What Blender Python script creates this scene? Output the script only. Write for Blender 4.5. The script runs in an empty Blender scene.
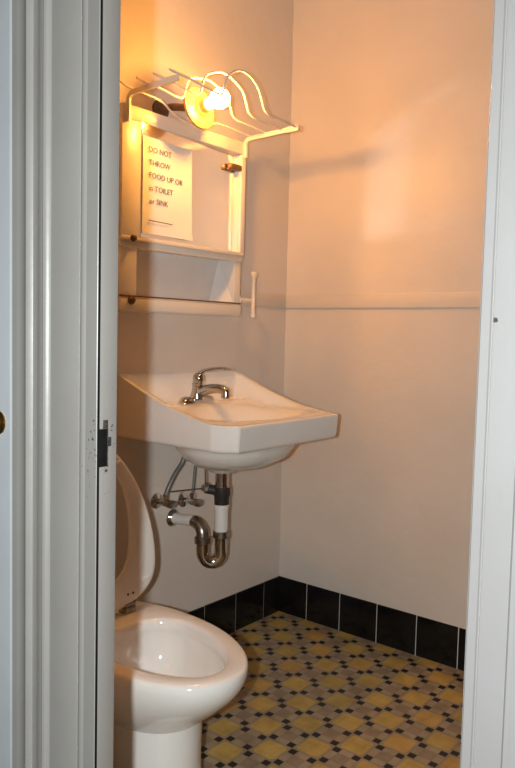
import bpy, bmesh, math, random
from mathutils import Vector, Matrix
random.seed(7)
S = bpy.context.scene
COL = S.collection
PI = math.pi

# ------------------------------------------------------------------ measures
YB, XR = 1.772, 2.351            # sink wall, right wall
XD0, XD1 = 0.648, 0.677          # door partition: hall side, room side
YL, YR = 0.8079, 0.2663          # doorway sides
ZC = 2.62                        # ceiling

# ------------------------------------------------------------------ materials
def new_mat(name):
    m = bpy.data.materials.new(name); m.use_nodes = True
    nt = m.node_tree
    return m, nt, nt.nodes['Principled BSDF']

def noise(nt, scale, detail=3, vec=None, rough=.55):
    n = nt.nodes.new('ShaderNodeTexNoise')
    n.inputs['Scale'].default_value = scale
    n.inputs['Detail'].default_value = detail
    n.inputs['Roughness'].default_value = rough
    if vec is None:
        g = nt.nodes.new('ShaderNodeNewGeometry'); vec = g.outputs['Position']
    nt.links.new(vec, n.inputs['Vector'])
    return n.outputs['Fac']

def ramp(nt, fac, stops):
    r = nt.nodes.new('ShaderNodeValToRGB')
    els = r.color_ramp.elements
    while len(els) < len(stops): els.new(.5)
    for e, (p, c) in zip(els, stops):
        e.position = p
        e.color = (*c, 1) if len(c) == 3 else c
    nt.links.new(fac, r.inputs['Fac'])
    return r.outputs['Color']

def mth(nt, op, a, b=None, c=None):
    n = nt.nodes.new('ShaderNodeMath'); n.operation = op
    for i, v in enumerate((a, b, c)):
        if v is None: continue
        if isinstance(v, (int, float)): n.inputs[i].default_value = v
        else: nt.links.new(v, n.inputs[i])
    return n.outputs[0]

def mixc(nt, fac, a, b):
    n = nt.nodes.new('ShaderNodeMix'); n.data_type = 'RGBA'
    for k, v in ((0, fac), (6, a), (7, b)):
        if isinstance(v, (int, float)): n.inputs[k].default_value = v
        elif isinstance(v, tuple): n.inputs[k].default_value = (*v, 1)
        else: nt.links.new(v, n.inputs[k])
    return n.outputs[2]

def bump(nt, bs, h, strength=.2, dist=.002):
    b = nt.nodes.new('ShaderNodeBump')
    b.inputs['Strength'].default_value = strength
    b.inputs['Distance'].default_value = dist
    nt.links.new(h, b.inputs['Height'])
    nt.links.new(b.outputs['Normal'], bs.inputs['Normal'])

def simple(name, c1, c2=None, scale=8, rough=.4, metal=0., bumps=None, spec=None, coat=0):
    m, nt, bs = new_mat(name)
    if c2 is None: c2 = c1
    nt.links.new(ramp(nt, noise(nt, scale), [(.3, c1), (.7, c2)]), bs.inputs['Base Color'])
    bs.inputs['Roughness'].default_value = rough
    bs.inputs['Metallic'].default_value = metal
    if spec is not None: bs.inputs['Specular IOR Level'].default_value = spec
    if coat: bs.inputs['Coat Weight'].default_value = coat; bs.inputs['Coat Roughness'].default_value = .06
    if bumps: bump(nt, bs, noise(nt, bumps[0], 4), bumps[1], bumps[2])
    return m

M = {}
M['plaster'] = simple('cream_plaster_paint', (.64, .565, .495), (.69, .61, .54), 3, .42, bumps=(26, .35, .004))
M['ceiling'] = simple('ceiling_paint', (.7, .65, .58), (.73, .68, .6), 3, .6)
M['rail'] = simple('cream_rail_paint', (.64, .565, .495), (.68, .60, .53), 5, .42)
M['porcelain'] = simple('white_porcelain', (.80, .77, .73), (.82, .79, .75), 4, .08, coat=.4)
M['seat'] = simple('white_seat_plastic', (.80, .76, .70), (.83, .79, .73), 5, .25)
M['chrome'] = simple('chrome', (.55, .545, .54), (.48, .475, .47), 9, .12, 1.)
M['dull_chrome'] = simple('worn_chrome', (.42, .40, .37), (.22, .20, .18), 60, .32, 1., bumps=(120, .3, .001))
M['hose'] = simple('grey_braided_hose', (.16, .155, .15), (.24, .23, .22), 220, .45, .6, bumps=(400, .6, .001))
M['rubber'] = simple('black_rubber', (.02, .018, .016), (.03, .027, .024), 40, .5)
M['pvc'] = simple('white_pvc', (.74, .71, .67), None, 5, .4)
M['enamel'] = simple('cream_cabinet_enamel', (.74, .665, .57), (.78, .70, .605), 6, .28)
M['niche'] = simple('pale_shelf_enamel', (.62, .61, .60), (.66, .65, .64), 14, .45, bumps=(60, .3, .001))
M['wire'] = simple('cream_coated_wire', (.76, .69, .60), (.70, .62, .52), 30, .32)
M['rust'] = simple('rusted_metal', (.045, .026, .016), (.16, .085, .035), 140, .6, .3, bumps=(200, .6, .001))
M['brown'] = simple('brown_metal_clip', (.16, .085, .035), (.21, .11, .05), 40, .4, .4)
M['ceramic'] = simple('amber_ceramic_lampholder', (.50, .25, .08), (.60, .33, .12), 20, .3)
M['brass'] = simple('aged_brass', (.42, .27, .09), (.26, .16, .06), 30, .28, 1.)
M['ink'] = simple('black_ink', (.05, .04, .035), None, 5, .6)
M['dark'] = simple('recess_shade_black', (.006, .0055, .005), (.010, .009, .008), 60, .9, spec=.1)  # black that stands in for shade in the joint and latch hole
M['steel'] = simple('tarnished_steel', (.30, .29, .28), (.10, .095, .09), 90, .4, .8)
M['doorwhite'] = simple('glossy_white_door_paint', (.38, .385, .395), (.41, .415, .425), 6, .3, bumps=(30, .4, .002))
M['hall'] = simple('grey_hall_floor', (.22, .21, .2), (.26, .25, .24), 8, .6)

# mirror, slightly aged silver
m, nt, bs = new_mat('mirror_silver')
nt.links.new(ramp(nt, noise(nt, 9), [(.3, (.92, .91, .89)), (.7, (.95, .94, .92))]), bs.inputs['Base Color'])
bs.inputs['Metallic'].default_value = 1; bs.inputs['Roughness'].default_value = 0.13
M['mirror'] = m

# paper
M['paper'] = simple('white_paper', (.82, .80, .76), (.85, .83, .79), 12, .7, bumps=(14, .25, .003))

# bulb: gives off light
m, nt, bs = new_mat('lit_bulb_glass')
bs.inputs['Base Color'].default_value = (1, .9, .7, 1)
bs.inputs['Emission Color'].default_value = (1, .42, .07, 1)
bs.inputs['Emission Strength'].default_value = 330
M['bulb'] = m

XF_ = .6455
# door-frame paint with chips round the strike
def frame_paint(name, a, b, chips=None, rough=.38, hole=None):
    m, nt, bs = new_mat(name)
    g = nt.nodes.new('ShaderNodeNewGeometry'); pos = g.outputs['Position']
    base = ramp(nt, noise(nt, 5, 4, pos), [(.3, a), (.7, b)])
    # few small knocks spread along the wood
    sp = mth(nt, 'GREATER_THAN', noise(nt, 55, 1, pos), .86)
    base = mixc(nt, sp, base, (.10, .085, .075))
    if chips:
        d = nt.nodes.new('ShaderNodeVectorMath'); d.operation = 'DISTANCE'
        sc = nt.nodes.new('ShaderNodeVectorMath'); sc.operation = 'MULTIPLY'
        nt.links.new(pos, sc.inputs[0]); sc.inputs[1].default_value = (1, 2.4, .55)
        nt.links.new(sc.outputs[0], d.inputs[0]); d.inputs[1].default_value = (chips[0], chips[1]*2.4, chips[2]*.55)
        near = mth(nt, 'SUBTRACT', .75, mth(nt, 'MULTIPLY', d.outputs['Value'], 9.5))
        hit = mth(nt, 'GREATER_THAN', mth(nt, 'ADD', noise(nt, 210, 2, pos), mth(nt, 'MULTIPLY', near, .26)), .80)
        base = mixc(nt, hit, base, (.055, .04, .035))
    if hole:
        d = nt.nodes.new('ShaderNodeVectorMath'); d.operation = 'DISTANCE'
        nt.links.new(pos, d.inputs[0]); d.inputs[1].default_value = hole
        hit = mth(nt, 'LESS_THAN', mth(nt, 'ADD', d.outputs['Value'], mth(nt, 'MULTIPLY', noise(nt, 500, 1, pos), .0022)), .0034)
        base = mixc(nt, hit, base, (.03, .02, .018))
    nt.links.new(base, bs.inputs['Base Color'])
    bs.inputs['Roughness'].default_value = rough
    bump(nt, bs, noise(nt, 45, 3, pos), .18, .002)
    return m
M['frame_l'] = frame_paint('grey_white_gloss_paint', (.245, .222, .203), (.272, .248, .228), (.65, .822, .97))
M['frame_r'] = frame_paint('grey_gloss_paint_dimmed', (.160, .148, .143), (.176, .163, .158), hole=(XF_ + .0006, .2506, 1.1565))  # same paint as the left casing, darkened to offset the nearer flash

# black base tile, one tone per tile comes from noise
m, nt, bs = new_mat('black_glazed_tile')
nt.links.new(ramp(nt, noise(nt, 7, 2), [(.35, (.006, .0055, .0055)), (.7, (.013, .012, .0115))]), bs.inputs['Base Color'])
bs.inputs['Roughness'].default_value = .14
bs.inputs['Specular IOR Level'].default_value = .3
bump(nt, bs, noise(nt, 14), .12, .002)
M['tile'] = m
M['grout'] = simple('pale_grout', (.50, .47, .42), (.58, .55, .50), 60, .8)

# mosaic floor: yellow squares chequered with beige squares that carry black corner tiles
m, nt, bs = new_mat('mosaic_floor')
g = nt.nodes.new('ShaderNodeNewGeometry'); pos = g.outputs['Position']
sep = nt.nodes.new('ShaderNodeSeparateXYZ'); nt.links.new(pos, sep.inputs[0])
u = mth(nt, 'DIVIDE', mth(nt, 'SUBTRACT', sep.outputs['X'], 2.109 - 20*.0885), .0885)
v = mth(nt, 'DIVIDE', mth(nt, 'SUBTRACT', sep.outputs['Y'], 1.639 - 20*.0850), .0850)
fu, fv = mth(nt, 'FRACT', u), mth(nt, 'FRACT', v)
iu, iv = mth(nt, 'FLOOR', u), mth(nt, 'FLOOR', v)
par = mth(nt, 'MODULO', mth(nt, 'ADD', iu, iv), 2)            # 0 beige cell, 1 yellow cell
yellow = mth(nt, 'GREATER_THAN', par, .5)
du = mth(nt, 'MINIMUM', fu, mth(nt, 'SUBTRACT', 1, fu))
dv = mth(nt, 'MINIMUM', fv, mth(nt, 'SUBTRACT', 1, fv))
B = .265
inu, inv = mth(nt, 'GREATER_THAN', du, B), mth(nt, 'GREATER_THAN', dv, B)
corner = mth(nt, 'MULTIPLY', mth(nt, 'SUBTRACT', 1, inu), mth(nt, 'SUBTRACT', 1, inv))
centre = mth(nt, 'MULTIPLY', inu, inv)
cell = nt.nodes.new('ShaderNodeCombineXYZ')
nt.links.new(iu, cell.inputs[0]); nt.links.new(iv, cell.inputs[1])
wn = nt.nodes.new('ShaderNodeTexWhiteNoise'); wn.noise_dimensions = '2D'
nt.links.new(cell.outputs[0], wn.inputs['Vector'])
ycol = ramp(nt, wn.outputs['Value'], [(0, (.47, .33, .085)), (.5, (.55, .375, .095)), (1, (.52, .31, .085))])
ycut = mth(nt, 'MAXIMUM', mth(nt, 'LESS_THAN', mth(nt, 'MINIMUM', du, dv), .085), mth(nt, 'LESS_THAN', mth(nt, 'ADD', du, dv), .25))
ycol = mixc(nt, ycut, ycol, (.34, .265, .165))
bcol = mixc(nt, centre, (.37, .29, .185), (.295, .22, .145))
blk = mth(nt, 'MULTIPLY', corner, mth(nt, 'MINIMUM', mth(nt, 'GREATER_THAN', du, .012), mth(nt, 'GREATER_THAN', dv, .012)))
bcol = mixc(nt, blk, bcol, (.006, .005, .0045))
colr = mixc(nt, yellow, bcol, ycol)
# grout lines: cell edges everywhere, and round the inner pieces of the beige cells
ge = mth(nt, 'LESS_THAN', mth(nt, 'MINIMUM', du, dv), .012)
gi = mth(nt, 'LESS_THAN', mth(nt, 'MINIMUM', mth(nt, 'ABSOLUTE', mth(nt, 'SUBTRACT', du, B)), mth(nt, 'ABSOLUTE', mth(nt, 'SUBTRACT', dv, B))), .012)
gi = mth(nt, 'MULTIPLY', gi, mth(nt, 'SUBTRACT', 1, mth(nt, 'MULTIPLY', yellow, .72)))
gr = mth(nt, 'MAXIMUM', ge, gi)
colr = mixc(nt, mth(nt, 'MULTIPLY', gr, .7), colr, (.24, .185, .125))
dirt = ramp(nt, noise(nt, 16, 4, pos), [(.3, (.70, .68, .66)), (.65, (1, 1, 1))])
mul = nt.nodes.new('ShaderNodeMix'); mul.data_type = 'RGBA'; mul.blend_type = 'MULTIPLY'; mul.inputs[0].default_value = 1
nt.links.new(colr, mul.inputs[6]); nt.links.new(dirt, mul.inputs[7])
nt.links.new(mul.outputs[2], bs.inputs['Base Color'])
bs.inputs['Roughness'].default_value = .5
hh = mth(nt, 'SUBTRACT', 1, gr)
bump(nt, bs, hh, .25, .001)
M['floor'] = m

# ------------------------------------------------------------------ mesh helpers
def BM(): return bmesh.new()

def obj(name, bm, mat, parent=None, smooth=True, angle=40, label=None, sub=0):
    bmesh.ops.remove_doubles(bm, verts=bm.verts, dist=1e-6)
    bmesh.ops.recalc_face_normals(bm, faces=bm.faces)
    off = Vector((0, 0, 0))
    p = parent
    while p is not None:
        off += Vector(p.location); p = p.parent
    bmesh.ops.translate(bm, verts=bm.verts, vec=-off)
    me = bpy.data.meshes.new(name); bm.to_mesh(me); bm.free()
    mats = mat if isinstance(mat, (list, tuple)) else [mat]
    for k in mats: me.materials.append(M[k])
    if smooth:
        for f in me.polygons: f.use_smooth = True
        me.set_sharp_from_angle(angle=math.radians(angle))
    o = bpy.data.objects.new(name, me); COL.objects.link(o)
    if parent is not None: o.parent = parent
    if sub:
        md = o.modifiers.new('subdivision', 'SUBSURF'); md.levels = md.render_levels = sub
    if label: o['label'] = label
    return o

def thing(name, label, cat, loc, group=None):
    o = bpy.data.objects.new(name, None); COL.objects.link(o)
    o.empty_display_size = .05
    o.location = loc; o['label'] = label; o['category'] = cat
    if group: o['group'] = group
    return o

def struct(name, bm, mat, parent=None, label=None, cat=None, **kw):
    o = obj(name, bm, mat, parent, **kw)
    if parent is None: o['kind'] = 'structure'
    if label: o['label'] = label
    if cat: o['category'] = cat
    return o

def box(bm, x0, x1, y0, y1, z0, z1, bev=0, mi=0, seg=2):
    r = bmesh.ops.create_cube(bm, size=1)
    vs = r['verts']
    for q in vs:
        q.co = Vector((x0 + (q.co.x+.5)*(x1-x0), y0 + (q.co.y+.5)*(y1-y0), z0 + (q.co.z+.5)*(z1-z0)))
    fs = {f for q in vs for f in q.link_faces}
    for f in fs: f.material_index = mi
    if bev:
        es = list({e for q in vs for e in q.link_edges})
        rr = bmesh.ops.bevel(bm, geom=es, offset=bev, segments=seg, profile=.5, affect='EDGES')
        for f in rr['faces']: f.material_index = mi

def loft(bm, rings, cap0=True, cap1=True, closed=True, mi=0):
    R = [[bm.verts.new(p) for p in r] for r in rings]
    n = len(R[0])
    for a, b in zip(R, R[1:]):
        for i in range(n if closed else n-1):
            j = (i+1) % n
            f = bm.faces.new((a[i], a[j], b[j], b[i])); f.material_index = mi
    if cap0: bm.faces.new(list(reversed(R[0]))).material_index = mi
    if cap1: bm.faces.new(R[-1]).material_index = mi
    return R

def spline(pts, n=8):
    P = [Vector(p) for p in pts]
    P = [P[0]*2-P[1]] + P + [P[-1]*2-P[-2]]
    out = []
    for i in range(1, len(P)-2):
        a, b, c, d = P[i-1:i+3]
        for k in range(n):
            t = k/n
            out.append(.5*((2*b) + (c-a)*t + (2*a-5*b+4*c-d)*t*t + (3*b-a-3*c+d)*t**3))
    out.append(P[-2])
    return out

def tube(bm, path, r, n=10, caps=True, mi=0):
    P = [Vector(p) for p in path]
    rr = r if isinstance(r, (list, tuple)) else [r]*len(P)
    T = [(P[min(i+1, len(P)-1)]-P[max(i-1, 0)]).normalized() for i in range(len(P))]
    up = Vector((0, 0, 1)) if abs(T[0].z) < .9 else Vector((1, 0, 0))
    N = (up - T[0]*up.dot(T[0])).normalized()
    rings = []
    for i, p in enumerate(P):
        N = (N - T[i]*N.dot(T[i])).normalized()
        Bn = T[i].cross(N)
        rings.append([p + (N*math.cos(2*PI*k/n) + Bn*math.sin(2*PI*k/n))*rr[i] for k in range(n)])
    loft(bm, rings, caps, caps, mi=mi)

def lathe(bm, base, axis, prof, n=24, mi=0):
    """prof: list of (distance along axis, radius)"""
    a = Vector(axis).normalized(); b0 = Vector(base)
    up = Vector((0, 0, 1)) if abs(a.z) < .9 else Vector((1, 0, 0))
    N = (up - a*up.dot(a)).normalized(); Bn = a.cross(N)
    rings = [[b0 + a*d + (N*math.cos(2*PI*k/n) + Bn*math.sin(2*PI*k/n))*max(r, 1e-4) for k in range(n)] for d, r in prof]
    loft(bm, rings, True, True, mi=mi)

def extr_profile_z(bm, pts, z0, z1):
    """closed polygon in (x, y) extruded in z"""
    loft(bm, [[(x, y, z0) for x, y in pts], [(x, y, z1) for x, y in pts]])

def sst(a, b, x):
    t = min(1, max(0, (x-a)/(b-a))); return t*t*(3-2*t)

# ------------------------------------------------------------------ the room
bm = BM(); box(bm, XD0, XR+.1, -1.3, YB+.1, -.06, 0); struct('floor', bm, 'floor', smooth=False)
bm = BM(); box(bm, -2.2, XD0-.001, -1.6, 2.4, -.06, -.002); struct('floor_hall', bm, 'hall', smooth=False)
bm = BM(); box(bm, XD1, XR+.1, YB, YB+.1, -.06, ZC); struct('wall_back', bm, 'plaster', smooth=False)
bm = BM(); box(bm, XR, XR+.1, -1.3, YB, -.06, ZC); struct('wall_right', bm, 'plaster', smooth=False)
bm = BM(); box(bm, XD1, XR, -1.3, -1.2, -.06, ZC); struct('wall_front', bm, 'plaster', smooth=False)
bm = BM(); box(bm, XD0, XR+.1, -1.3, YB+.1, ZC, ZC+.06); struct('ceiling', bm, 'ceiling', smooth=False)
XF = .6455                                       # front of the casings
XW = .660                                        # hall face of the partition
bm = BM()                                        # partition that holds the doorway
box(bm, XW, XD1, YL+.004, 1.03, -.004, ZC)
box(bm, XW, XD1, 1.74, 2.4, -.004, ZC)
box(bm, XW, XD1, 1.03, 1.74, 2.06, ZC)
box(bm, XW, XD1, YR-.004, YL+.004, 2.07, ZC)
box(bm, XD1-.01, .915, 1.125, YB, -.004, ZC)       # unseen block added to bounce bulb light onto basin side and seat
struct('wall_left', bm, 'plaster', smooth=False)

bm = BM(); box(bm, XW, XD1, -1.6, YR-.004, -.004, ZC); struct('wall_hall', bm, 'frame_r', smooth=False)

# black base tiles, tile by tile, over a grout bed (two materials on one mesh each)
TH = .147
def tiles_right():
    bm = BM()
    box(bm, XR-.008, XR, -1.2, YB, 0, TH-.002, mi=1)
    cuts = [1.772, 1.625, 1.470, 1.307, 1.146, .988, .83, .67, .51, .35, .19, .03, -.13, -.29, -.45, -.61, -.77, -.93, -1.09, -1.2]
    for a, b in zip(cuts, cuts[1:]):
        box(bm, XR-.011, XR-.004, b+.0019, a-.0019, .001, TH, .0018)
    return bm
def tiles_back():
    bm = BM()
    box(bm, XD1, XR-.011, YB-.008, YB, 0, TH-.002, mi=1)
    cuts = [2.340, 2.241, 2.070, 1.896, 1.735, 1.575, 1.415, 1.255, 1.095, .935]
    for a, b in zip(cuts, cuts[1:]):
        box(bm, b+.0019, a-.0019, YB-.011, YB-.004, .001, TH, .0018)
    return bm
struct('baseboard_right', tiles_right(), ['tile', 'grout'])
struct('baseboard_back', tiles_back(), ['tile', 'grout'])

# wall rail at breast height
bm = BM(); box(bm, XR-.009, XR, -1.2, YB, 1.240, 1.293, .003); struct('trim_1', bm, 'rail')
bm = BM(); box(bm, XD1, XR-.009, YB-.005, YB, 1.240, 1.293, .0015); struct('trim_2', bm, 'rail')

# left casing: profile across Y, front face towards the hall (low X)
CA = [(0, 1.1195), (0, 1.153), (.003, 1.156), (.001, 1.160), (-.0005, 1.166), (.001, 1.172), (.0035, 1.176), (.002, 1.179), (.002, 1.270),
      (-.001, 1.2745), (-.006, 1.277), (-.0085, 1.282), (-.006, 1.2875), (-.004, 1.290), (-.005, 1.300), (-.002, 1.308), (.001, 1.316),
      (-.001, 1.328), (-.007, 1.333), (-.0105, 1.339), (-.009, 1.346), (-.0065, 1.352), (-.0075, 1.366), (-.0095, 1.375), (-.007, 1.379),
      (-.002, 1.384), (-.001, 1.392), (-.003, 1.3965), (-.0025, 1.402), (.001, 1.4045)]
YA = .8126                                       # inner edge of the left casing
cas = [(XW, YA), (XF+.0008, YA)] + [(XF+a*.75, .8126+(b-1.1185)*.7265) for a, b in CA] + [(XW, 1.0204)]
bm = BM(); extr_profile_z(bm, cas, -.004, 2.2); struct('trim_3', bm, 'frame_l', angle=32)
bm = BM(); box(bm, XD0, XD1+.0005, YL, YL+.0022, -.004, 2.07, .0004); struct('trim_4', bm, 'frame_l')
bm = BM(); box(bm, XF+.0012, XW, YL+.0012, YA+.0004, -.004, 2.07); struct('trim_joint_shade', bm, 'dark', smooth=False)   # dark strip fills the joint, standing in for its shade
# right casing
CB = [(.002, 0), (0, .0014), (0, .0098), (.0018, .0107), (.0018, .0120), (.0006, .0128), (.0006, .0385), (-.001, .0397), (-.0055, .0407), (-.0077, .0430),
      (-.0077, .0468), (-.0045, .0512), (-.002, .060), (-.003, .070), (0, .0715), (0, .10)]
casr = [(XW, YR-.001)] + [(XF+a, YR-.001-b) for a, b in CB] + [(XW, YR-.101)]
bm = BM(); extr_profile_z(bm, casr, -.004, 2.2); struct('trim_5', bm, 'frame_r', angle=32)
bm = BM(); box(bm, XD0, XD1+.0005, YR-.003, YR, -.004, 2.07, .0006); struct('trim_6', bm, 'frame_r')
bm = BM(); box(bm, XF, XW, YR-.101, 1.0204, 2.2, 2.30, .002); struct('trim_7', bm, 'frame_r')
bm = BM(); box(bm, XD0, XD1, YR, YL, 2.067, 2.07); struct('trim_8', bm, 'frame_r')
bm = BM(); box(bm, XF+.001, XW, YR-.001, YA, 2.07, 2.2, .001); struct('trim_9', bm, 'frame_r')

# next door along the hall, closed, its edge just inside the picture
bm = BM(); box(bm, .642, .668, 1.0225, 1.735, .004, 2.05, .002)
door = struct('door_1', bm, 'doorwhite')
door['label'] = 'white painted door left of the grey casing'; door['category'] = 'door'
bm = BM()
lathe(bm, (.642, 1.054, .987), (-1, 0, 0), [(0, .019), (.002, .019), (.004, .015), (.005, .008), (.016, .0075), (.019, .012), (.023, .017), (.029, .0188), (.034, .016), (.037, .009), (.0375, .001)], 28)
obj('door_knob', bm, 'brass', door, label='aged brass knob')

# strike plate let into the left jamb
def dz(z): return 1.14 + (z-1.14)*.7265
t = thing('strike_plate', 'dark worn metal latch strike plate in the left door jamb', 'strike plate', (.655, YL, dz(.91)))
bm = BM()
box(bm, .6468, .6602, YL-.0010, YL+.0006, dz(.874), dz(.948), .0003)
obj('latch_hole_shade', bm, 'dark', t)  # raised black slab, the hole's shade put into its colour
bm = BM()
box(bm, .6527, .6610, YL-.0013, YL, dz(.9487), dz(.9650), .0003); box(bm, .6604, .6672, YL-.0013, YL, dz(.913), dz(.931), .001)
box(bm, .6600, .6614, YL-.0015, YL, dz(.872), dz(.949), .0003)
obj('plate', bm, 'steel', t)
for z in (.866, .957):
    bm = BM(); lathe(bm, (.658, YL-.001, dz(z)), (0, -1, 0), [(0, .0024), (.0007, .0022), (.0012, .001)], 12)
    obj('screw', bm, 'rust', t)

# ------------------------------------------------------------------ toilet
TX, TYC, TROT = 1.192, 1.288, math.radians(-6)
def egg(hw, bf, bb, z, n=56):
    """plan outline: half width, reach to the front, reach to the back; the bowl stands a little askew"""
    out = []
    for k in range(n):
        a = 2*PI*k/n; c, s_ = math.cos(a), math.sin(a)
        y = -bf*c if c > 0 else -bb*c
        x = hw*math.copysign(abs(s_)**(1 if c > 0 else .72), s_)
        out.append((TX + x*math.cos(TROT) - y*math.sin(TROT), TYC + x*math.sin(TROT) + y*math.cos(TROT), z))
    return out
toilet = thing('toilet', 'white porcelain toilet bowl with raised seat beside the wall basin', 'toilet', (1.193, 1.30, 0))
bm = BM()
outer = [(.225, .118, .156, .30), (.232, .125, .165, .30), (.245, .135, .180, .30), (.265, .148, .205, .30), (.295, .162, .240, .30), (.32, .171, .266, .295),
         (.345, .177, .284, .29), (.365, .180, .291, .29), (.378, .180, .291, .29), (.385, .177, .288, .287), (.3885, .170, .280, .28)]
inner = [(.3885, .142, .250, .115), (.386, .134, .242, .107), (.379, .129, .237, .102), (.366, .127, .235, .10), (.357, .129, .237, .102),
         (.345, .131, .239, .104), (.31, .124, .230, .098), (.27, .110, .205, .085), (.25, .09, .165, .06), (.238, .06, .12, .03), (.236, .03, .08, .01)]
rings = [egg(h, f, b, z) for z, h, f, b in outer] + [egg(h, f, b, z) for z, h, f, b in inner]
loft(bm, rings, True, True)
obj('bowl', bm, 'porcelain', toilet, angle=60)
bm = BM()
foot = [(0, .128, .172, .31), (.012, .130, .174, .31), (.03, .120, .160, .305), (.06, .114, .152, .30), (.12, .112, .149, .30), (.215, .114, .151, .30), (.2255, .115, .152, .30)]
loft(bm, [egg(h, f, b, z) for z, h, f, b in foot], True, True)
obj('pedestal', bm, 'porcelain', toilet, angle=60)
# raised seat: ring standing in an X-Z plane, leaning back a touch
def seat_outline(scale_w, z_lo, z_hi, zc, hw, n=60, pw=1.75, pe=.74):
    out = []
    for k in range(n):
        a = 2*PI*k/n
        c, s = math.cos(a), math.sin(a)
        if c >= 0:
            d = abs(c)**1.0; x = hw*(max(0, 1-d**pw))**pe; z = zc + (z_hi-zc)*c
        else:
            d = abs(c); x = hw*(max(0, 1-d**2.8))**.5; z = zc + (zc-z_lo)*c
        out.append((math.copysign(x, s) if abs(s) > 1e-9 else 0, z))
    return out
SY = 1.448
def seat_pt(x, z, dy):
    lean = (z-.40)*.03
    return (1.193+x, SY+lean+dy, z)
o_ = seat_outline(1, .402, .842, .515, .170)
i_ = seat_outline(1, .475,   .775, .61, .080, pw=2, pe=.5)
def lerp2(a, b, t): return [(p[0]+(q[0]-p[0])*t, p[1]+(q[1]-p[1])*t) for p, q in zip(a, b)]
sec = [(0, .006), (0, .016), (.05, .021), (.15, .022), (.85, .019), (.96, .016), (1, .012), (1, .006), (.96, .001), (.8, -.0005), (.5, -.001), (.14, -.0005), (.045, .001)]
bm = BM()
R = [[bm.verts.new(seat_pt(x, z, dy)) for x, z in lerp2(o_, i_, t)] for t, dy in sec]
n = len(o_)
for a in range(len(R)):
    b = (a+1) % len(R)
    for i in range(n):
        j = (i+1) % n
        bm.faces.new((R[a][i], R[a][j], R[b][j], R[b][i]))
seat = obj('seat', bm, 'seat', toilet, angle=60)
for sx, sz in ((.03, .795), (-.03, .795), (.125, .47), (-.125, .47)):
    bm = BM(); p = seat_pt(sx, sz, -.001); box(bm, p[0]-.013, p[0]+.013, p[1]-.006, p[1]+.002, p[2]-.006, p[2]+.006, .003)
    obj('bumper', bm, 'seat', seat)
for sx in (-.075, .075):
    bm = BM()
    box(bm, 1.193+sx-.018, 1.193+sx+.018, SY-.004, SY+.030, .388, .406, .004)
    lathe(bm, (1.193+sx-.021, SY+.010, .410), (1, 0, 0), [(0, .005), (.002, .0105), (.040, .0105), (.042, .005)], 16)
    hg = obj('hinge', bm, 'dull_chrome', toilet, label='corroded metal hinge')
    for q in (-.009, .009):
        bm = BM(); p = seat_pt(sx+q, .440, -.0008); lathe(bm, p, (0, -1, 0), [(0, .0036), (.0012, .003), (.002, .001)], 10)
        obj('screw', bm, 'rust', hg)

# ------------------------------------------------------------------ wall basin
XS0, XS1, YF = 1.487, 2.052, 1.298
XC = (XS0+XS1)/2
def plan(y):
    """half width of the basin at depth y (front corners chamfered and rounded)"""
    full = (XS1-XS0)/2
    if y > 1.372: return full
    t = (1.372-y)/(1.372-YF)
    return full - .022*t - .014*t**3
def edge_z(y):
    s = min(1, max(0, (y-1.352)/(YB-1.352)))
    return .8805 + .1215*s**1.55
def inner_z(x, y):
    deck = .885 + .018*sst(1.56, 1.66, y)
    dx, dy = (x-XC)/.225, (y-1.478)/.155
    r = (abs(dx)**2.5 + abs(dy)**2.5)**(1/2.5)
    depth = .125*(1-sst(.05, 1.0, r)**.85) if r < 1 else 0
    return deck - depth
sink = thing('wash_basin', 'white porcelain wall hung wash basin below the mirror cabinet', 'sink', (XC, YB, .80))
bm = BM()
NU, NV = 76, 64
def vy(j):
    t = j/NV
    return YF + (YB-YF)*t
grid = []
for j in range(NV+1):
    y = vy(j); hw = plan(y); row = []
    for i in range(NU+1):
        uu = -1 + 2*i/NU
        uu = math.copysign(1-(1-abs(uu))**1.25, uu)       # finer near the rims
        x = XC + uu*hw
        d_side = hw - abs(x-XC)
        d_front = y - YF
        d_back = YB - y
        w = min(sst(.016, .060, d_side), sst(.014, .05, d_front), sst(.012, .050, d_back))
        z = edge_z(y)*(1-w) + inner_z(x, y)*w
        row.append(bm.verts.new((x, y, z)))
    grid.append(row)
for j in range(NV):
    for i in range(NU):
        bm.faces.new((grid[j][i], grid[j][i+1], grid[j+1][i+1], grid[j+1][i]))
loop = [grid[0][i] for i in range(NU+1)] + [grid[j][NU] for j in range(1, NV+1)] + [grid[NV][i] for i in range(NU-1, -1, -1)] + [grid[j][0] for j in range(NV-1, 0, -1)]
ctr = Vector((XC, (YF+YB)/2, 0))
def ring_from(fn):
    out = []
    for q in loop:
        x, y, z = fn(q.co); out.append(bm.verts.new((x, y, z)))
    return out
def inset(c, d, z):
    y = min(c.y+d if c.y < YF+.03 else c.y, YB)
    hw = plan(c.y)-d
    x = XC + max(-hw, min(hw, c.x-XC))
    return (x, y, z)
def bottom_z(y): return .8015 + .006*sst(1.302, 1.45, y)*0 - .0*y
skirts = [ring_from(lambda c: inset(c, -.0035, c.z-.003)),
          ring_from(lambda c: inset(c, -.0045, c.z-.009)),
          ring_from(lambda c: inset(c, .001, bottom_z(c.y)+.012)),
          ring_from(lambda c: inset(c, .004, bottom_z(c.y)+.003)),
          ring_from(lambda c: inset(c, .011, bottom_z(c.y)))]
BYC = 1.520
def under(f, hx, hy, z, yc=BYC):
    def fn(c):
        p = Vector(inset(c, .011, z))
        a = math.atan2((p.y-ctr.y)/.235, (p.x-XC)/.278)
        e = Vector((XC+hx*math.cos(a), yc+hy*math.sin(a), z))
        p = p.lerp(e, f); p.z = z
        return p
    return fn
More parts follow.
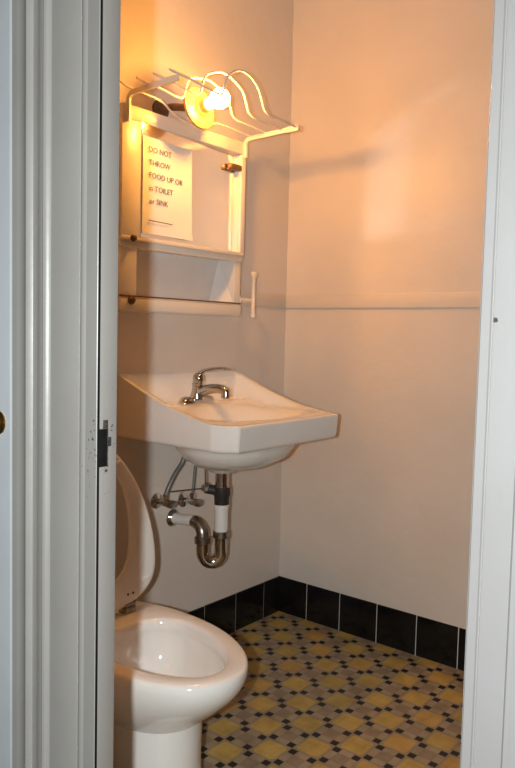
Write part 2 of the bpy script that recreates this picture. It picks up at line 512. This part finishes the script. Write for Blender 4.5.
skirts += [ring_from(under(.55, .225, .175, .8025)), ring_from(under(1, .225, .178, .795)), ring_from(under(1, .216, .17, .775)),
           ring_from(under(1, .186, .147, .742)), ring_from(under(1, .13, .105, .714, 1.535)), ring_from(under(1, .07, .062, .703, 1.56)), ring_from(under(1, .048, .046, .698, 1.575)),
           ring_from(under(1, .043, .043, .684, 1.578))]
prev = loop
for s in skirts:
    for i in range(len(loop)):
        j = (i+1) % len(loop)
        try: bm.faces.new((prev[i], prev[j], s[j], s[i]))
        except ValueError: pass
    prev = s
bm.faces.new(prev)
obj('basin', bm, 'porcelain', sink, angle=75)
bm = BM(); lathe(bm, (XC, 1.49, .7735), (0, 0, 1), [(-.012, .024), (.0, .028), (.003, .026), (.0035, .018), (.001, .016), (.0006, .001)], 28)
obj('drain', bm, 'dull_chrome', sink, label='metal drain ring')

# faucet
FX, FY, FZ = XC, 1.698, .9025
fau = thing('faucet', 'chrome single lever faucet on the back ledge of the white basin', 'faucet', (FX, FY, FZ))
bm = BM()
ringsf = []
for z, sx, sy in ((0, .077, .026), (.008, .077, .026), (.014, .073, .023), (.0175, .06, .018), (.0185, .04, .012)):
    ringsf.append([(FX + sx*math.copysign(abs(math.cos(a))**.7, math.cos(a)), FY + sy*math.copysign(abs(math.sin(a))**.7, math.sin(a)), FZ-.002+z) for a in [2*PI*k/36 for k in range(36)]])
loft(bm, ringsf)
obj('base_plate', bm, 'chrome', fau)
for sx in (-.052, .052):
    bm = BM(); lathe(bm, (FX+sx, FY, FZ+.009), (0, 0, 1), [(0, .021), (.006, .020), (.011, .014), (.013, .004)], 20)
    obj('end_cap', bm, 'chrome', fau)
bm = BM()
lathe(bm, (FX, FY, FZ+.008), (0, -.10, 1), [(0, .026), (.01, .0245), (.03, .021), (.048, .020), (.05, .0225), (.056, .0225), (.058, .0195), (.074, .021), (.084, .019), (.091, .012), (.093, .003)], 28)
obj('body', bm, 'chrome', fau)
bm = BM()
pth = spline([(FX, FY-.012, FZ+.032), (FX, FY-.05, FZ+.047), (FX, FY-.09, FZ+.052), (FX, FY-.118, FZ+.049), (FX, FY-.130, FZ+.042)], 6)
tube(bm, pth, [.0175 - .004*i/(len(pth)-1) for i in range(len(pth))], 16)
sp = obj('spout', bm, 'chrome', fau)
bm = BM(); lathe(bm, (FX, FY-.128, FZ+.050), (0, -.05, -1), [(0, .0135), (.006, .0145), (.026, .0145), (.028, .012), (.0275, .002)], 20)
obj('aerator', bm, 'chrome', sp)
bm = BM()
pth = spline([(FX, FY-.004, FZ+.094), (FX, FY-.03, FZ+.107), (FX, FY-.075, FZ+.117), (FX, FY-.115, FZ+.120), (FX, FY-.142, FZ+.117)], 6)
rings2 = []
for i, p in enumerate(pth):
    f = i/(len(pth)-1); wx = .010+.006*f-.010*max(0, f-.85); th = .0075-.004*f
    rings2.append([p + Vector((wx*math.cos(a), 0, th*math.sin(a))) for a in [2*PI*k/14 for k in range(14)]])
loft(bm, rings2)
obj('lever', bm, 'chrome', fau)

# drain pipe and trap
PX, PY = XC, 1.578
dr = thing('drain_pipe', 'chrome and white drain trap hanging under the basin', 'pipe', (PX, PY, .36))
bm = BM(); lathe(bm, (PX, PY, .695), (0, 0, -1), [(0, .023), (.055, .023), (.056, .0255), (.066, .0255), (.067, .023)], 24)
obj('tailpiece', bm, 'chrome', dr)
bm = BM()
lathe(bm, (PX, PY, .633), (0, 0, -1), [(0, .0265), (.002, .0285), (.026, .0285), (.032, .025), (.062, .0235), (.063, .02)], 24)
tube(bm, [(PX, PY, .618), (PX-.020, PY+.018, .622), (PX-.035, PY+.032, .626)], .016, 14)
obj('rubber_tee', bm, 'rubber', dr, label='black rubber collar')
bm = BM(); lathe(bm, (PX, PY, .575), (0, 0, -1), [(0, .0255), (.012, .0255), (.013, .0225), (.094, .0225), (.095, .02)], 24)
obj('coupling', bm, 'pvc', dr, label='white plastic coupling')
dirn = Vector((-.72, .69, 0)).normalized()
A = Vector((PX, PY, 0)); U = .060
path = [A + Vector((0, 0, .485)), A + Vector((0, 0, .430))]
for k in range(13):
    a = PI*k/12
    path.append(A + dirn*(U/2)*(1-math.cos(a)) + Vector((0, 0, .418 - (U/2)*math.sin(a)*1.25)))
E2 = A + dirn*U
path += [E2 + Vector((0, 0, .44)), E2 + Vector((0, 0, .466))]
bm = BM(); tube(bm, path, .0215, 20)
obj('trap_bend', bm, 'chrome', dr)
for P_, zz in ((A, .487), (E2, .468)):
    bm = BM(); lathe(bm, P_ + Vector((0, 0, zz)), (0, 0, -1), [(0, .0215), (.002, .0275), (.022, .0275), (.025, .0225)], 10)
    obj('slip_nut', bm, 'dull_chrome', dr)
W = Vector((1.738, YB, .500))
bm = BM()
pth = spline([E2+Vector((0, 0, .455)), E2+Vector((0, .004, .485)), E2+Vector((.002, .02, .503)), E2+Vector((.004, .045, .510))], 6)
tube(bm, pth, .0205, 16)
obj('elbow', bm, 'dull_chrome', dr)
bm = BM(); tube(bm, [E2+Vector((.003, .040, .510)), W], .0185, 16)
obj('waste_arm', bm, 'pvc', dr, label='white waste arm into the wall')
bm = BM(); lathe(bm, W, (0, -1, 0), [(0, .031), (.003, .030), (.009, .022), (.012, .0195)], 24)
obj('wall_flange', bm, 'chrome', dr)
# pop-up rod
bm = BM()
lathe(bm, (PX-.028, PY+.030, .628), (-.72, .69, .03), [(0, .014), (.004, .0185), (.016, .0185), (.020, .012), (.026, .009)], 16)
obj('ball_nut', bm, 'chrome', dr)
bm = BM(); tube(bm, [(PX-.04, PY+.04, .628), (PX-.175, PY+.06, .634)], .0024, 8)
obj('lift_rod', bm, 'dull_chrome', dr)
bm = BM(); tube(bm, [(PX-.030, PY+.045, .632), (PX-.028, PY+.050, .70)], .0030, 8)
obj('clevis', bm, 'dull_chrome', dr)

# shut-off valves with their supply hoses
def valve(x, z, label, hose_pts, r):
    t = thing('shutoff_valve', label, 'valve', (x, YB, z), 'shut off valves under the basin')
    bm = BM(); lathe(bm, (x, YB, z), (0, -1, 0), [(0, .027), (.003, .026), (.007, .014), (.009, .010)], 22)
    obj('wall_flange', bm, 'chrome', t)
    bm = BM()
    lathe(bm, (x, YB-.006, z), (0, -1, 0), [(0, .0085), (.030, .0085), (.031, .0125), (.062, .0125), (.063, .008), (.066, .005)], 18)
    lathe(bm, (x, YB-.046, z), (0, 0, 1), [(0, .009), (.016, .009), (.017, .0115), (.030, .0115), (.031, .007)], 6)
    obj('body', bm, 'chrome', t)
    bm = BM()
    rg = []
    for d, s in ((.066, .5), (.069, 1), (.077, 1), (.080, .5)):
        rg.append([(x + s*.022*math.cos(a), YB-d, z + s*.013*math.sin(a)) for a in [2*PI*k/20 for k in range(20)]])
    loft(bm, rg)
    obj('handle', bm, 'dull_chrome', t)
    bm = BM(); tube(bm, spline([(x, YB-.046, z+.028)] + hose_pts, 8), r, 12)
    obj('supply_hose', bm, 'hose', t)
    return t
valve(1.660, .572, 'chrome shut off valve with thick braided hose, nearer the toilet seat',
      [(1.668, YB-.05, .625), (1.695, YB-.053, .668), (1.722, YB-.056, .70), (1.734, YB-.06, .74), (1.736, YB-.062, .79)], .0085)
valve(1.786, .556, 'chrome shut off valve with thin grey tube, beside the drain trap',
      [(1.788, YB-.048, .62), (1.792, YB-.05, .68), (1.794, YB-.055, .73), (1.796, YB-.06, .79)], .0052)

# ------------------------------------------------------------------ medicine cabinet
CX0, CX1, CD = 1.418, 1.976, .080
CZ0, CZ1 = 1.195, 1.795
CYF = YB-CD
cab = thing('medicine_cabinet', 'cream metal mirror cabinet with open shelf hung above the basin', 'cabinet', ((CX0+CX1)/2, YB, CZ0))
NZ0, NZ1 = 1.243, 1.392       # niche
NXL, NXR = 1.491, 1.936
MZ0, MZ1 = 1.420, 1.755       # mirror
bm = BM()
box(bm, CX0, NXL, CYF, YB, CZ0, CZ1, .003)                           # left stile
box(bm, CX1-.036, CX1-.001, CYF+.0005, YB, CZ0+.001, MZ0-.001, .003)  # right stile
box(bm, CX1-.024, CX1, CYF, YB, MZ0-.01, CZ1-.0005, .003)
box(bm, CX0+.004, CX1-.003, CYF+.001, YB-.0005, NZ1, MZ0, .002)      # shelf under the mirror
box(bm, CX0+.004, CX1-.003, CYF+.001, YB-.0005, MZ1, CZ1-.001, .002) # top
box(bm, CX0+.004, CX1-.012, CYF+.020, YB-.001, MZ0-.005, MZ1+.005)   # board behind the glass
box(bm, CX0+.003, CX1-.003, CYF+.002, YB-.0005, CZ0+.0015, NZ0, .002) # bottom of the case
obj('case', bm, 'enamel', cab)
bm = BM(); box(bm, NXL, CX1-.036, YB-.006, YB-.0005, NZ0, NZ1)
# slanting right cheek of the open shelf
vv = [bm.verts.new(p) for p in ((CX1-.037, CYF+.003, NZ0), (CX1-.037, CYF+.003, NZ1), (CX1-.040, YB-.006, NZ1), (CX1-.085, YB-.006, NZ0))]
bm.faces.new(vv)
obj('shelf_back', bm, 'niche', cab, smooth=False, label='pale inside back of the open shelf')
bm = BM()
box(bm, CX0+.001, CX1, CYF-.006, CYF+.004, NZ1-.006, NZ1+.018, .003)
obj('shelf_lip', bm, 'enamel', cab)
# door frame round the mirror
bm = BM()
box(bm, CX0, CX1-.002, CYF-.014, CYF, MZ1, CZ1+.002, .003)
box(bm, CX0, NXL, CYF-.014, CYF, MZ0, MZ1, .002)
box(bm, CX1-.024, CX1-.002, CYF-.014, CYF, MZ0, MZ1, .002)
box(bm, CX0, CX1-.002, CYF-.014, CYF, MZ0-.014, MZ0, .003)
fr = obj('mirror_frame', bm, 'enamel', cab)
bm = BM(); MK = math.tan(math.radians(3.4))          # the glass sits a little askew in its frame
def mir_y(x): return CYF-.001 + (x-1.7205)*MK
loft(bm, [[(x, mir_y(x)+o, z) for o, z in ((0, MZ0-.001), (.004, MZ0-.001), (.004, MZ1+.001), (0, MZ1+.001))] for x in (NXL+.0005, CX1-.0245)])
obj('mirror', bm, 'mirror', cab, smooth=False, label='silvered mirror glass')
bm = BM(); box(bm, 1.896, 1.955, CYF-.0145, CYF+.0085, 1.697, 1.717, .005, seg=3)
obj('finger_pull', bm, 'brown', cab, label='rounded brown metal pull')
# rail across the foot of the shelf
bm = BM(); box(bm, CX0+.004, CX1-.004, CYF-.008, CYF+.004, CZ0+.004, NZ0-.006, .003)
obj('bottom_rail', bm, 'enamel', cab)
bm = BM(); box(bm, CX0+.004, CX1-.01, CYF-.010, CYF-.002, NZ0-.004, NZ0+.001, .001)
obj('shelf_edge', bm, 'brown', cab, label='thin dark shelf edge')
for z, s in ((1.412, .75), (1.228, .95)):
    bm = BM()
    lathe(bm, (1.462, CYF-.0005-(.0135 if z > 1.39 else .008), z), (0, -1, 0), [(0, .013*s), (.004, .013*s), (.007, .010*s), (.012, .009*s), (.014, .005*s)], 16)
    obj('boss', bm, 'rust', cab, label='rusted round boss')
# towel arm on the right side: arm with a short cross bar
bm = BM()
lathe(bm, (CX1, YB-.070, 1.256), (1, 0, 0), [(0, .014), (.004, .013), (.008, .008), (.078, .007), (.080, .004)], 14)
ta = obj('towel_arm', bm, 'enamel', cab)
bm = BM()
lathe(bm, (2.050, YB-.078, 1.192), (0, 0, 1), [(0, .004), (.003, .010), (.012, .0105), (.022, .007), (.145, .007), (.152, .0125), (.162, .0135), (.168, .006)], 16)
obj('cross_bar', bm, 'enamel', ta)

# note taped on the mirror
def text_mesh(body, size, x, z, squeeze=1.):
    cu = bpy.data.curves.new('lettering', 'FONT'); cu.body = body; cu.size = size; cu.extrude = .0002; cu.resolution_u = 3
    ob = bpy.data.objects.new('lettering', cu); COL.objects.link(ob)
    bpy.context.view_layer.update()
    me = bpy.data.meshes.new_from_object(ob.evaluated_get(bpy.context.evaluated_depsgraph_get()))
    bpy.data.objects.remove(ob)
    b = bmesh.new(); b.from_mesh(me); bpy.data.meshes.remove(me)
    for q in b.verts:
        q.co = Vector((x + q.co.x*squeeze, mir_y(x + q.co.x*squeeze) - .0050 - q.co.z, z + q.co.y))
    return b

LINES = (('DO NOT', 0, 1.676), ('THROW', .002, 1.638), ('FOOD UP OR', .003, 1.600), ('in TOILET', .004, 1.562), ('or SINK', .005, 1.524))
note = thing('paper_notice', 'white paper notice with capital lettering taped on the mirror', 'notice', (1.606, CYF-.006, 1.43))
bm = BM()
NP = 16
def pap(i, j, off):
    fx, fz = i/NP, j/NP
    x = 1.4955 + .2225*fx; z = 1.432 + .288*fz
    curl = .010*(1-fz)**3*(fx**1.5) + .0015*math.sin(fx*7+fz*3)**2 + .004*max(0, .12-fz)*8*fx
    return (x, mir_y(x)-.0014 - curl*.6 - off, z)
for off in (0, .0004):
    g_ = [[bm.verts.new(pap(i, j, off)) for i in range(NP+1)] for j in range(NP+1)]
    for j in range(NP):
        for i in range(NP):
            bm.faces.new((g_[j][i], g_[j][i+1], g_[j+1][i+1], g_[j+1][i]))
sheet = obj('sheet', bm, 'paper', note)
for body, dx, z in LINES:
    obj('lettering', text_mesh(body, .0235, 1.517+dx, z, 1.06), 'ink', note, smooth=False)
bm = BM()
x = 1.520
while x < 1.625:
    wdt = random.uniform(.004, .012)
    box(bm, x, x+wdt, mir_y(x)-.0072, mir_y(x)-.0066, 1.4705, 1.4735); x += wdt+.0018
obj('small_print', bm, 'ink', note, smooth=False)

# ------------------------------------------------------------------ wire rack over the cabinet
RZ = 1.842
rack = thing('wire_rack', 'cream wire shelf rack with humped wires on top of the mirror cabinet', 'rack', ((CX0+CX1)/2, YB-.1, CZ1))
for xb, zt, yo in ((CX0+.019, 1.824, 1.468), (CX1-.012, 1.806, 1.446)):
    bm = BM()
    pth = spline([(xb, CYF-.0185, 1.745), (xb, CYF-.0185, 1.775), (xb, CYF-.0185, zt-.016), (xb, CYF-.027, zt-.003), (xb, CYF-.045, zt+.001), (xb, 1.57, zt+.003), (xb, yo, zt+.006)], 6)
    rr = []
    for i, p in enumerate(pth):
        T = (pth[min(i+1, len(pth)-1)]-pth[max(0, i-1)]).normalized(); Nn = Vector((1, 0, 0)).cross(T)
        hw = .007 if i < len(pth)-3 else .0085
        rr.append([p + Vector((sx*.0035, 0, 0)) + Nn*sn*hw for sx, sn in ((-1, -1), (1, -1), (1, 1), (-1, 1))])
    loft(bm, rr)
    obj('bracket', bm, 'wire', rack, angle=30)
def zw(x): return 1.8345 + (1.8155-1.8345)*(x-CX0)/(CX1-CX0)
for k, (y, lift) in enumerate(((1.655, 0), (1.583, .084), (1.518, .092), (1.460, .092))):
    pts = [(1.432-.050+.004*k, y, zw(1.432)+(.012 if k == 0 else .003)), (1.432-.02, y, zw(1.432)+.001), (1.432, y, zw(1.432)), (1.47, y, zw(1.47))]
    if lift:
        a0, a1 = (0, 1.575, 1.578, 1.612)[k], (0, 1.795, 1.798, 1.805)[k]
        mid = (a0+a1)/2 - .01
        pts += [(a0-.028, y, zw(a0)-.004), (a0-.004, y, zw(a0)+.006), (a0+.006, y, zw(a0)+.040), (a0+.026, y, zw(a0)+.066), (mid-.030, y, zw(mid)+lift*.95), (mid, y, zw(mid)+lift),
                (mid+.034, y, zw(mid)+lift*.93), (a1-.040, y, zw(a1)+.068), (a1-.022, y, zw(a1)+.042), (a1-.006, y, zw(a1)+.011), (a1+.020, y, zw(a1)-.001)]
    else:
        pts += [(1.55, y, zw(1.55)-.004), (1.60, y, zw(1.6)-.026), (1.67, y, zw(1.67)-.034), (1.74, y, zw(1.74)-.026), (1.79, y, zw(1.79)-.004)]
    pts += [(1.85, y, zw(1.85)), (CX1-.012, y, zw(CX1-.012)), (CX1, y, zw(CX1))]
    bm = BM(); tube(bm, spline(pts, 6), .0034, 8)
    obj('wire', bm, 'wire', rack)

# ------------------------------------------------------------------ wall lamp
LX, LZ = 1.650, 1.845
lamp = thing('wall_lamp', 'round amber wall lamp with bare lit bulb above the mirror cabinet', 'lamp', (LX, YB, LZ))
bm = BM(); lathe(bm, (LX, YB, LZ), (0, -1, 0), [(0, .032), (.008, .032), (.014, .028), (.017, .016)], 32)
obj('backplate', bm, 'rust', lamp, label='dark round wall plate')
bm = BM(); tube(bm, spline([(LX, YB-.015, LZ), (LX, YB-.06, LZ), (LX, YB-.12, LZ-.012), (LX, 1.604, LZ-.022)], 6), .0115, 14)
obj('stem', bm, 'brown', lamp, label='brown stem')
AX = Vector((0, -1, .16))
bm = BM(); lathe(bm, (LX, 1.609, LZ-.026), AX, [(0, .022), (.003, .050), (.008, .062), (.012, .064), (.017, .062), (.021, .048), (.024, .030)], 36)
obj('holder_disc', bm, 'ceramic', lamp, label='round amber ceramic lampholder')
bm = BM(); lathe(bm, (LX, 1.588, LZ-.0225), AX, [(0, .030), (.006, .029), (.012, .022), (.030, .0205), (.032, .0175)], 28)
obj('socket', bm, 'ceramic', lamp)
bm = BM(); lathe(bm, (LX, 1.558, LZ-.0175), AX, [(0, .0125), (.010, .0135), (.022, .020), (.034, .0265), (.046, .0295), (.056, .029), (.066, .025), (.073, .017), (.076, .006)], 16)
obj('bulb', bm, 'bulb', lamp, label='glowing bare bulb')

# ------------------------------------------------------------------ camera
Hc = 1.14
yaw, pit, rol, fpx = math.radians(39.09), math.radians(4.01), math.radians(1.335), 729.6
fw = Vector((math.cos(yaw)*math.cos(pit), math.sin(yaw)*math.cos(pit), -math.sin(pit)))
r0 = Vector((math.sin(yaw), -math.cos(yaw), 0)); u0 = r0.cross(fw)
rt = r0*math.cos(rol) + u0*math.sin(rol)
up = -r0*math.sin(rol) + u0*math.cos(rol)
cam = bpy.data.cameras.new('camera'); co = bpy.data.objects.new('camera', cam); COL.objects.link(co)
co.matrix_world = Matrix(((rt.x, up.x, -fw.x, 0), (rt.y, up.y, -fw.y, 0), (rt.z, up.z, -fw.z, Hc), (0, 0, 0, 1)))
cam.sensor_fit = 'VERTICAL'; cam.sensor_height = 36; cam.lens = 36*fpx/768
cam.clip_start = .02
S.camera = co

# the photographer's flash, held off to the left of the camera
fl = bpy.data.lights.new('flash', 'POINT'); fl.energy = 98; fl.shadow_soft_size = .014; fl.color = (.90, .985, 1)
fo = bpy.data.objects.new('flash', fl); COL.objects.link(fo); fo.location = (-.08, .0415, 1.15)

w = bpy.data.worlds.new('world'); S.world = w; w.use_nodes = True
bg = w.node_tree.nodes['Background']; bg.inputs['Color'].default_value = (.75, .85, 1, 1); bg.inputs['Strength'].default_value = .02

S.view_settings.view_transform = 'Standard'; S.view_settings.look = 'None'
S.view_settings.gamma = 1; S.view_settings.exposure = 0; S.view_settings.use_curve_mapping = False
S.cycles.max_bounces = 10
S.cycles.caustics_reflective = True
S.cycles.blur_glossy = 0
S.cycles.sample_clamp_indirect = 40
S.cycles.use_guiding = True
S.cycles.use_surface_guiding = True
S.cycles.guiding_training_samples = 64
